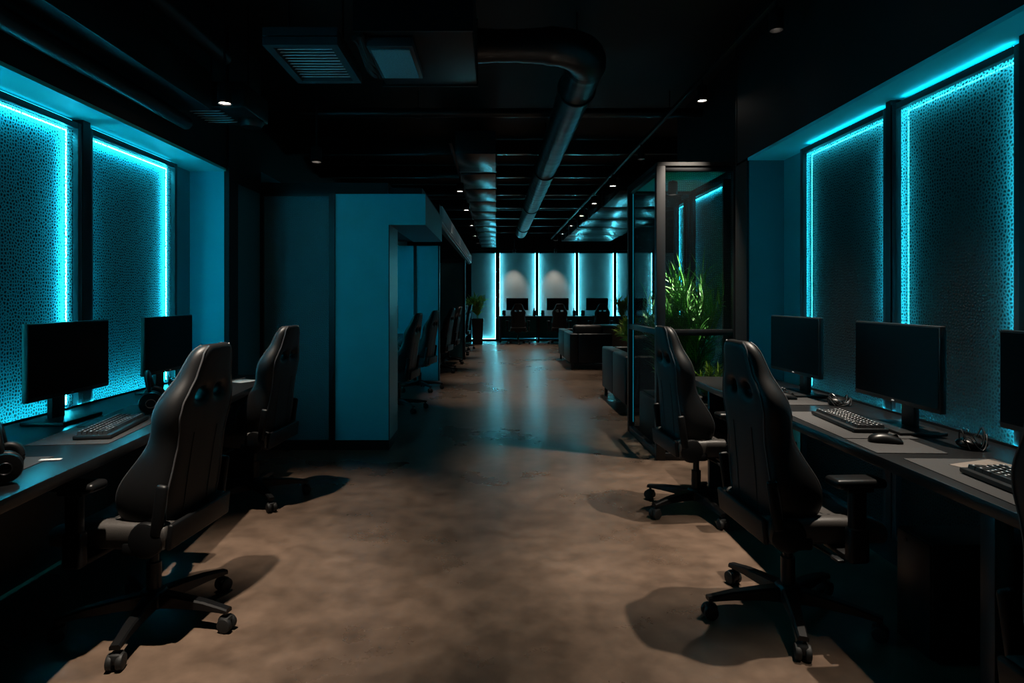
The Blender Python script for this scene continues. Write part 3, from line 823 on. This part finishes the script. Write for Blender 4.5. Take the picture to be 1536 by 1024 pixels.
# ------------------------------------------------------------------ small things on the far desk
def bottle(label, x, y=19.25):
    t = thing('bottle', label, 'bottle', (x, y, .79), 0, 'bottles on the far desk')
    MB().lathe([(0, 0), (.042, 0), (.046, .01), (.046, .13), (.035, .16), (.016, .19), (.016, .215), (0, .215)], n=16).build('body', 'bottle', t)
    MB().lathe([(0, .2155), (.02, .2155), (.02, .24), (0, .24)], n=14).build('cap', 'plastic', t)
def jar(label, x, y=19.25):
    t = thing('desk_speaker', label, 'speaker', (x, y, .79), 0, 'small speakers on the far desk')
    MB().box((0, 0, .085), (.11, .11, .17), .02, 3).build('cabinet', 'bottle', t)
    MB().cyl((0, -.055, .06), (0, -.058, .06), .04, n=18).build('driver', 'rubber', t); MB().cyl((0, -.055, .125), (0, -.058, .125), .02, n=14).build('tweeter', 'rubber', t)
jar('small dark speaker at the plant end of the far desk', .24)
bottle('dark bottle right of the far monitor nearest the plant', 1.16)
jar('small dark speaker left of the middle far chair', 1.42)
bottle('dark bottle right of the middle far chair', 2.37)
jar('small dark speaker left of the far chair beside the sofa', 2.64)
bottle('dark bottle at the sofa side of the far desk', 3.62)

# ------------------------------------------------------------------ sofas
def sofa(label, x0, x1, y0, y1, h, leg=.12, bolster=False):
    t = thing('sofa', label, 'sofa', (x0, y0, 0), 0)
    W, L = x1-x0, y1-y0; a = .16
    MB().bx(.002, a, 0, L/2-.002, leg, h, .022, 3).bx(.002, a, L/2+.002, L, leg, h, .022, 3).build('backrest', 'sofa', t)
    MB().bx(a+.002, W, 0, a, leg, h, .022, 3).build('armrest', 'sofa', t)
    MB().bx(a+.002, W, L-a, L, leg, h, .022, 3).build('armrest', 'sofa', t)
    MB().bx(a+.002, W-.01, a+.002, L-a-.002, leg, leg+.16, .01).build('seat_base', 'sofa', t)
    n = 2; cl = (L-2*a)/n
    for q in range(n): MB().bx(a+.01, W+.01, a+.006+q*cl, a+(q+1)*cl-.006, leg+.165, leg+.31, .035, 3).build('seat_cushion', 'sofa', t)
    for px_, py_ in ((.05, .05), (W-.05, .05), (.05, L-.05), (W-.05, L-.05)): MB().bx(px_-.02, px_+.02, py_-.02, py_+.02, 0, leg+.002).build('leg', 'steel' if bolster else 'metal', t)
    MB().bx(.08, W-.08, .03, .05, .085, .105).build('leg_rail', 'metal', t)
    return t
sofa('dark leather sofa standing in the aisle before the far desk', 1.38, 2.18, 11.85, 14.0, .67)
sofa('dark leather sofa with seamed back beside the plant enclosure', 1.47, 2.28, 7.23, 8.8, .675)
o = MB().box((0, 0, 0), (.58, .17, .40), .07, 4).build('bolster_cushion', 'sofa'); o.location = (1.76, 12.13, .632); o.rotation_euler = (R(-8), 0, 0)
tag(o, 'fat dark cushion leaning over the near end of the far sofa', 'cushion')
o = MB().box((0, 0, 0), (.44, .17, .42), .06, 4).build('throw_cushion', 'cushion'); o.location = (1.98, 8.42, .636); o.rotation_euler = (R(12), 0, 0)
tag(o, 'pale grey green cushion on the sofa beside the plant enclosure', 'cushion')

# ------------------------------------------------------------------ plants
def leaf(mb, p, d, L, w, droop=.5, roll=0., segs=4):
    d = Vector(d).normalized(); side = d.cross(Vector((0, 0, 1)))
    if side.length < 1e-3: side = Vector((1, 0, 0))
    side.normalize(); side = Matrix.Rotation(roll, 3, d) @ side
    prev = None; p = Vector(p)
    for i in range(segs+1):
        f = i/segs
        ww = w*(math.sin(PI*(.12+.88*f)**.75) if f < 1 else 0)
        up = side.cross(d)*ww*.25
        a = mb.bm.verts.new(p-side*ww/2+up); m_ = mb.bm.verts.new(p); b = mb.bm.verts.new(p+side*ww/2+up)
        if prev: mb.bm.faces.new((prev[0], prev[1], m_, a)); mb.bm.faces.new((prev[1], prev[2], b, m_))
        prev = (a, m_, b)
        p = p + d*L/segs; d = (d + Vector((0, 0, -droop/segs*1.2))).normalized()

def frond_plant(name, label, loc, h, nf, spread, seed, leafmat='leaf', pot=None, group=None, leafL=.20, leafW=.016, lim=None):
    rnd = random.Random(seed)
    t = thing(name, label, 'plant', loc, 0, group)
    z0 = 0
    if pot:
        r, ph, sq = pot
        if sq:
            mb = MB()
            mb.rings([[(-r*.8, -r*.8, 0), (r*.8, -r*.8, 0), (r*.8, r*.8, 0), (-r*.8, r*.8, 0)], [(-r, -r, ph), (r, -r, ph), (r, r, ph), (-r, r, ph)], [(-r*.9, -r*.9, ph), (r*.9, -r*.9, ph), (r*.9, r*.9, ph), (-r*.9, r*.9, ph)], [(-r*.88, -r*.88, ph-.03), (r*.88, -r*.88, ph-.03), (r*.88, r*.88, ph-.03), (-r*.88, r*.88, ph-.03)]])
            mb.build('pot', 'pot', t)
        else:
            MB().lathe([(0, 0), (r*.72, 0), (r*.8, .02), (r, ph), (r*.9, ph), (r*.88, ph-.03), (0, ph-.03)], n=26).build('pot', 'pot', t)
        MB().lathe([(0, ph-.05), (r*.86, ph-.05), (r*.86, ph-.02), (0, ph-.015)], n=20).build('soil', 'soil', t)
        z0 = ph-.03
    st = MB(); fo = MB()
    for q in range(nf):
        a = rnd.uniform(0, 2*PI); out = rnd.uniform(.15, 1)*spread
        L = h*rnd.uniform(.62, 1.0); n = 9
        base = Vector((.04*math.cos(a)*rnd.random(), .04*math.sin(a)*rnd.random(), z0))
        pts = []
        for i in range(n+1):
            f = i/n
            pts.append(base + Vector((math.cos(a)*out*f**1.7, math.sin(a)*out*f**1.7, L*(f - .16*f**3*(out/spread)))))
        st.tube(pts, [.006*(1-.75*i/n) for i in range(n+1)], 5)
        for i in range(3, n+1):
            tg = (pts[i]-pts[i-1]).normalized()
            sd = tg.cross(Vector((0, 0, 1)));
            if sd.length < 1e-3: sd = Vector((1, 0, 0))
            sd = Matrix.Rotation(rnd.uniform(0, PI), 3, tg) @ sd.normalized()
            for s_ in (-1, 1):
                for mlt in (0., .5):
                    pp = pts[i-1].lerp(pts[i], mlt)
                    leaf(fo, pp, tg*rnd.uniform(.7, 1.2)+sd*s_*rnd.uniform(.5, .9), leafL*rnd.uniform(.7, 1.25), leafW, rnd.uniform(.2, .8), rnd.uniform(-.5, .5))
        leaf(fo, pts[-1], (pts[-1]-pts[-2]), leafL, leafW, .3)
    if lim:
        for mb in (st, fo):
            for v in mb.bm.verts:
                for ax in (0, 1):
                    lo_, hi_ = lim[ax][0]-loc[ax], lim[ax][1]-loc[ax]
                    if v.co[ax] < lo_: v.co[ax] = lo_ + min(.10, (lo_-v.co[ax])*.3)
                    if v.co[ax] > hi_: v.co[ax] = hi_ - min(.10, (v.co[ax]-hi_)*.3)
    st.build('stems', 'stem', t); f_ = fo.build('foliage', leafmat, t, 80, recalc=False)
    return t
GP = 'plants in the glass enclosure'
# black planter trough inside the glass enclosure
pt = thing('planter_trough', 'low black planter trough at the bottom of the glass enclosure', 'planter', (0, 0, 0))
MB().bx(1.43, 1.97, 5.38, 6.32, 0, .42, .01).build('box', 'pot', pt); MB().bx(1.46, 1.94, 5.41, 6.29, .42, .435).build('soil', 'soil', pt)
frond_plant('bamboo_palm', 'tall feathery green palm nearest the front glass', (1.80, 5.70, .43), 1.26, 20, .30, 11, 'leaf', None, GP, .24, .015, ((1.40, 1.965), (5.31, 6.36)))
frond_plant('bamboo_palm', 'tall green palm against the glowing window', (1.78, 6.02, .43), 1.30, 18, .30, 12, 'leaf', None, GP, .22, .014, ((1.40, 1.965), (5.31, 6.36)))
frond_plant('bamboo_palm', 'dark green palm behind the mid rail near the aisle glass', (1.60, 5.92, .43), 1.12, 16, .24, 13, 'leaf_dark', None, GP, .22, .014, ((1.40, 1.965), (5.31, 6.36)))
frond_plant('fern', 'low yellow green fern at the foot of the palms', (1.86, 5.50, .43), .34, 15, .12, 14, 'leaf_bright', None, GP, .08, .018, ((1.40, 1.965), (5.31, 6.36)))
frond_plant('fern', 'small green fern beside the aisle glass', (1.52, 5.55, .43), .36, 14, .11, 15, 'leaf', None, GP, .09, .018, ((1.40, 1.965), (5.31, 6.36)))
t = thing('moss_ball', 'round yellow green moss ball behind the front chair', 'plant', (1.66, 5.47, .434))
ms = MB(); ms.ell((0, 0, .075), (.075, .07, .08), u=26, v=18)
for v in ms.bm.verts: v.co += v.co.normalized()*random.uniform(-.006, .006)
ms.build('moss', 'moss', t)
frond_plant('potted_plant', 'leafy plant in a tall tapered black pot by the far panel', (-.53, 18.3, 0), .68, 13, .34, 21, 'leaf_bright', (.17, .74, True), None, .22, .05)
# lounge planter
pl = thing('planter_box', 'dark brown planter box between the two sofas', 'planter', (0, 0, 0))
MB().bx(1.98, 2.85, 9.9, 10.7, 0, .50, .01).build('box', 'wood', pl); MB().bx(2.01, 2.82, 9.93, 10.67, .50, .515).build('soil', 'soil', pl)
frond_plant('shrub', 'bushy green shrub at the aisle side of the brown planter box', (2.20, 10.25, .516), .50, 16, .24, 31, 'leaf_bright', None, 'shrubs in the lounge', .13, .03)
frond_plant('shrub', 'bushy shrub at the far side of the brown planter box', (2.60, 10.35, .516), .50, 14, .24, 32, 'leaf', None, 'shrubs in the lounge', .13, .03)
lo = thing('low_counter', 'low dark brown counter beyond the far sofa', 'counter', (0, 0, 0))
MB().bx(2.35, 4.4, 14.6, 15.4, 0, .66, .01).build('body', 'wood', lo); MB().bx(2.32, 4.43, 14.57, 15.43, .662, .70, .006).build('top', 'wood', lo)
frond_plant('shrub', 'small green plant standing on the low brown counter', (2.98, 14.95, .70), .55, 12, .28, 33, 'leaf_bright', (.10, .14, False), 'shrubs in the lounge', .15, .03)

# ------------------------------------------------------------------ ceiling services
t = thing('round_duct', 'round black spiral duct bending and running along the ceiling', 'duct', (0, 0, 0))
path = [Vector((-.10, 3.55, 2.80)) , ]
pth = []
x = -.10
def arc(cx, cy, r, a0, a1, n): return [(cx+r*math.cos(a0+(a1-a0)*i/n), cy+r*math.sin(a0+(a1-a0)*i/n)) for i in range(n+1)]
yb, xc, rb = 3.83, .587, .30
line = [( -.11 + i*.04, yb) for i in range(10)]
curve = arc(xc-rb, yb+rb, rb, -PI/2, 0, 16)
run = [(xc, yb+rb+.04+i*.05) for i in range(216)]
pts = [p for p in line if p[0] < xc-rb-.01] + curve + run
zz = 2.87
dist = 0; prof = []
P3 = [Vector((p[0], p[1], zz)) for p in pts]
acc = 0; R_ = []
for i, p in enumerate(P3):
    if i: acc += (p-P3[i-1]).length
    R_.append(.095 + .030*min(1, max(0, (acc-.25)/.45)) + (.005 if (acc % .42) < .055 else 0) + .0012*math.sin(acc*95))
MB().tube(P3, R_, 28).build('duct_body', 'duct', t, 60)
for y in (4.6, 7.5, 10.5, 13.5):
    MB().cyl((xc, y, zz+.128), (xc, y, CEIL), .006, n=8).build('hanger_rod', 'metal', t)
    MB().tube([(xc+.134*math.cos(2*PI*q/28), y, zz+.134*math.sin(2*PI*q/28)) for q in range(29)], .008, 6, cap=False).build('clamp_ring', 'metal', t)
t = thing('plenum_box', 'large black metal box feeding the round duct', 'air handler', (0, 0, 0))
MB().bx(-.70, -.12, 3.20, 4.02, 2.70, 3.10, .006).build('body', 'plenum', t)
MB().bx(-.72, -.115, 3.185, 3.20, 2.69, 3.12).build('flange', 'metal', t); MB().bx(-.72, -.115, 4.02, 4.035, 2.69, 3.12).build('flange', 'metal', t)
MB().bx(-.55, -.2, 3.0, 3.18, 2.84, 3.06, .01).build('neck', 'duct', t)
for x in (-.68, -.15): MB().cyl((x, 3.6, 3.1), (x, 3.6, CEIL), .006, n=8).build('hanger_rod', 'metal', t)
# cassette diffuser in front-left of the box
t = thing('ceiling_diffuser', 'square louvred air diffuser left of the round duct', 'air diffuser', (0, 0, 0))
zc = 2.63
cx, cy = -.995, 3.50
def ring4(mb, a, b, za, zb):
    f = lambda q, z: [(cx-q, cy-q-.10, z), (cx+q, cy-q-.10, z), (cx+q, cy+q+.10, z), (cx-q, cy+q+.10, z)]
    mb.rings([f(a, za), f(b, zb)], cap=False)
fr = MB(); ring4(fr, .19, .15, zc, zc); ring4(fr, .19, .19, zc, zc+.04); ring4(fr, .15, .15, zc, zc+.05); fr.bx(cx-.19, cx+.19, cy-.29, cy+.29, zc+.05, zc+.09); fr.build('frame', 'frame', t)
lv = MB()
for q in range(12):
    lv.box((cx, cy-.225+q*.041, zc+.02), (.29, .030, .004), rot=(R(28), 0, 0))
lv.build('louvres', 'vent', t)
for sx in (-.15, .15): MB().cyl((cx+sx, cy, zc+.09), (cx+sx, cy, CEIL), .006, n=8).build('hanger_rod', 'metal', t)
t = thing('filter_box', 'small box with a pale filter screen beside the louvred diffuser', 'air filter', (0, 0, 0))
MB().bx(-.67, -.43, 3.26, 3.74, zc+.012, 2.69, .004).build('frame', 'frame', t)
MB().bx(-.65, -.45, 3.29, 3.71, zc+.004, zc+.011).build('screen', 'filter', t)
for q in range(3):
    MB().tube([(-.72+.018*q, 3.2+.05*i, zc+.03+.02*math.sin(i*.6+q)) for i in range(13)], .014, 7).build('hose', 'rubber', t)
for y in (3.35, 3.65): MB().cyl((-.55, y, 2.69), (-.55, y, 2.70), .02, n=8).build('bracket', 'metal', t)
# left small unit
t = thing('fan_coil_unit', 'dark ceiling fan unit with pale slats above the left windows', 'air conditioner', (0, 0, 0))
ux, uy, uz = -1.90, 4.45, 2.60
MB().bx(ux-.16, ux+.22, uy-.22, uy+.24, uz+.02, uz+.2, .02).build('body', 'duct', t)
sl = MB()
for q in range(6): sl.box((ux-.06, uy-.18+q*.055, uz+.008), (.20, .03, .004), rot=(R(25), 0, 0))
sl.build('slats', 'vent', t)
MB().lathe([(0, 0), (.07, 0), (.09, .03), (.09, .05), (0, .05)], (ux+.14, uy+.1, uz-.03)).build('fan_cover', 'duct', t)
for sx in (-.1, .16): MB().cyl((ux+sx, uy, uz+.2), (ux+sx, uy, CEIL), .006, n=8).build('hanger_rod', 'metal', t)
# pipes
def pipe(label, p0, p1, r, m='duct', nm='service_pipe', cat='pipe', group='ceiling pipes', ztop=CEIL):
    t = thing(nm, label, cat, (0, 0, 0), 0, group)
    p0 = Vector(p0); p1 = Vector(p1)
    MB().cyl(p0, p1, r, n=18).build('pipe', m, t)
    L = (p1-p0).length; n = max(2, int(L/2.2)); d = (p1-p0).normalized()
    for q in range(n):
        c = p0.lerp(p1, (q+.5)/n)
        MB().cyl(c-d*.03, c+d*.03, r*1.2, n=18).build('coupling', m, t)
        MB().cyl((c.x, c.y, c.z+r*1.1), (c.x, c.y, ztop), .005, n=6).build('hanger_rod', 'metal', t)
    return t
pipe('straight pipe crossing the ceiling behind the round duct', (-2.04, 6.35, 3.20), (3.0, 6.35, 3.20), .047)
pipe('thin pipe running beside the top of the left windows', (-1.98, -2.3, 2.465), (-1.98, 4.05, 2.465), .042, ztop=2.559)
pipe('black pipe along the upper left of the ceiling', (-1.78, -2.3, 2.92), (-1.78, 4.15, 2.92), .05, 'plenum')
t = thing('cable_tray', 'black rectangular duct along the left bulkhead', 'duct', (0, 0, 0))
MB().bx(-2.05, -1.84, -2.3, 4.1, 2.56, 2.80, .004).build('body', 'duct', t)
t = thing('rectangular_duct', 'long rectangular black duct with jointed panels left of the round duct', 'duct', (0, 0, 0))
yy = 6.5; q = 0
for q in range(11):
    L = 1.0
    b = MB(); b.box((0, 0, .12), (.42, L-.08, .24), .004)
    o = b.build('duct_panel', 'panel', t); o.location = (-.215, yy+L/2, 2.83); o.rotation_euler = (R(random.uniform(-1.6, .4)), R(random.uniform(-1, 1)), 0)
    MB().bx(-.44, .01, yy+L-.04, yy+L, 2.83, 3.08).build('flange', 'metal', t)
    yy += L+.12
for y in (7, 10, 13, 16): MB().cyl((-.2, y, 3.06), (-.2, y, CEIL), .006, n=8).build('hanger_rod', 'metal', t)
t = thing('rectangular_duct', 'wide flat glossy duct above the lounge sofas', 'duct', (0, 0, 0))
yy = 9.5
for q in range(5):
    b = MB(); b.box((0, 0, .12), (1.35, 1.5, .24), .004)
    o = b.build('duct_panel', 'panel', t); o.location = (2.55, yy+.8, 2.95); o.rotation_euler = (R(random.uniform(-1.2, .3)), R(random.uniform(-1, 1)), 0)
    MB().bx(1.86, 3.24, yy+1.56, yy+1.62, 2.94, 3.20).build('flange', 'metal', t)
    MB().cyl((2.55, yy+1.59, 3.2), (2.55, yy+1.59, CEIL), .006, n=8).build('hanger_rod', 'metal', t)
    yy += 1.7
for i, y in enumerate((8.3, 9.9, 11.6, 13.3, 15.0, 16.7, 18.4)):
    o = MB().bx(-4.1, 5.88, y-.05, y+.05, 3.22, 3.40, .004)
    tag(o.build('ceiling_beam', 'panel'), 'black cross beam below the ceiling, %s one from the viewer' % ['first', 'second', 'third', 'fourth', 'fifth', 'sixth', 'last'][i], 'beam', 'ceiling cross beams')

# ------------------------------------------------------------------ tracks and spotlights
def spot(parent, loc, watt, ang, blend=.85, tilt=(0, 0, 0), size=.02, col=(1., .87, .72)):
    L = bpy.data.lights.new('spot', 'SPOT'); L.energy = watt; L.spot_size = R(ang); L.spot_blend = blend
    L.shadow_soft_size = size; L.color = col
    o = bpy.data.objects.new('lamp_light', L); C.objects.link(o); o.parent = parent; o.location = loc; o.rotation_euler = tilt
    return o
def downlight(label, x, y, z, watt=60, ang=84, group=None, drop=None, tilt=(0, 0, 0), lit=True, deep=.012, r=.042):
    t = thing('spotlight', label, 'spotlight', (x, y, z), 0, group)
    MB().lathe([(r*.86, 0), (r, 0), (r, .11), (r*.9, .12), (.0, .12)], n=20, cap=False).lathe([(r*.86, 0), (r*.8, deep+.004)], n=20, cap=False).build('housing', 'metal', t)
    MB().lathe([(0, deep), (r*.8, deep), (r*.8, deep+.004), (0, deep+.004)], n=18).build('lens', 'lamp' if lit else 'steel', t)
    MB().cyl((0, 0, .12), (0, 0, .12+(drop or .05)), .008, n=8).build('stem', 'metal', t)
    if lit: spot(t, (0, 0, -.006), watt, ang, tilt=tilt)
    return t
def track(label, x, y0, y1, z):
    t = thing('light_track', label, 'track', (0, 0, 0))
    MB().bx(x-.018, x+.018, y0, y1, z, z+.03, .003).build('rail', 'metal', t)
    for y in (y0+.5, (y0+y1)/2, y1-.5): MB().cyl((x, y, z+.03), (x, y, CEIL), .004, n=6).build('hanger_wire', 'metal', t)
TX, TZ = 1.66, 2.93
track('long light track on the right side of the ceiling', TX, .3, 19.0, TZ+.17)
track('light track left of the round duct', -.50, 6.9, 19.0, TZ+.10)
oq = ['first', 'second', 'third', 'fourth', 'fifth', 'sixth', 'seventh', 'eighth', 'ninth', 'tenth', 'eleventh']
ty = [1.1, 2.75, 3.75, 5.1, 7.25, 9.0, 10.7, 12.3, 14.0, 15.8, 17.6]
for i, y in enumerate(ty):
    lit = True  # fifth spot hangs unlit; its light, lens sunk deep, is added for the floor
    downlight('%s spotlight along the right ceiling track, counting from the viewer' % oq[i], TX, y, TZ, 560 if i < 4 else 230, 56, 'spotlights on the right track', lit=lit, deep=.07 if i < 3 or i == 4 else .008, tilt=(0, R(10), 0), r=.042 if i < 5 else .055)
ty2 = [8.8, 10.7, 13.0, 15.2, 17.2]
for i, y in enumerate(ty2):
    downlight('%s spotlight along the track left of the round duct, counting from the viewer' % oq[i], -.50, y, 2.82, 260, 54, 'spotlights left of the round duct', drop=.088, deep=.008, tilt=(0, R(-13), 0), r=.055)
downlight('bright hanging spotlight beside the left fan unit', -1.64, 3.83, 2.52, 330, 50, tilt=(R(3), -R(9), 0), group='hanging left spotlights', drop=.78, deep=.008)
downlight('hanging spotlight above the frosted panel', -1.46, 5.15, 2.45, 2, 60, 'hanging left spotlights', drop=.85, deep=.02)
downlight('spotlight on the left side above the near chair', -1.14, 1.95, 2.62, 680, 48, tilt=(R(16), -R(1), 0), group='hanging left spotlights', drop=.7)
# enclosure plant light
downlight('small spotlight inside the top of the glass enclosure', 1.62, 5.80, gz-.15, 420, 46, None, drop=.02)
# lounge
for i, (x, lb) in enumerate([(.55, 'wall washing spotlight before the first far panel'), (1.80, 'wall washing spotlight before the middle far panel')]):
    downlight(lb, x, 19.15, 2.70, 85, 58, 'far wall spotlights', drop=.3, deep=.05, tilt=(R(22), 0, 0))
for i, (x, y) in enumerate([(3.9, 9.2), (4.0, 13.0), (4.0, 16.5)]):
    downlight('%s spotlight over the lounge side' % oq[i], x, y, 2.86, 110, 90, 'lounge spotlights', drop=.3, deep=.008)

# ------------------------------------------------------------------ world + camera
wd = bpy.data.worlds.new('world'); S.world = wd; wd.use_nodes = True
wd.node_tree.nodes['Background'].inputs[0].default_value = (.0, .0, .0, 1)
wd.node_tree.nodes['Background'].inputs[1].default_value = 0
cam = bpy.data.cameras.new('camera'); co = bpy.data.objects.new('camera', cam); C.objects.link(co)
co.location = (0, 0, 1.35); co.rotation_euler = (R(90), 0, 0)
cam.sensor_width = 36; cam.lens = 950/1536*36
cam.shift_x = 24/1536; cam.shift_y = -66/1536
cam.clip_start = .05
S.camera = co
S.view_settings.view_transform = 'Standard'; S.view_settings.look = 'None'
S.view_settings.exposure = 0; S.view_settings.gamma = 1; S.view_settings.use_curve_mapping = False
S.cycles.use_denoising = True
S.cycles.max_bounces = 8; S.cycles.transparent_max_bounces = 12
S.cycles.sample_clamp_indirect = 4
S.cycles.caustics_reflective = False; S.cycles.caustics_refractive = False
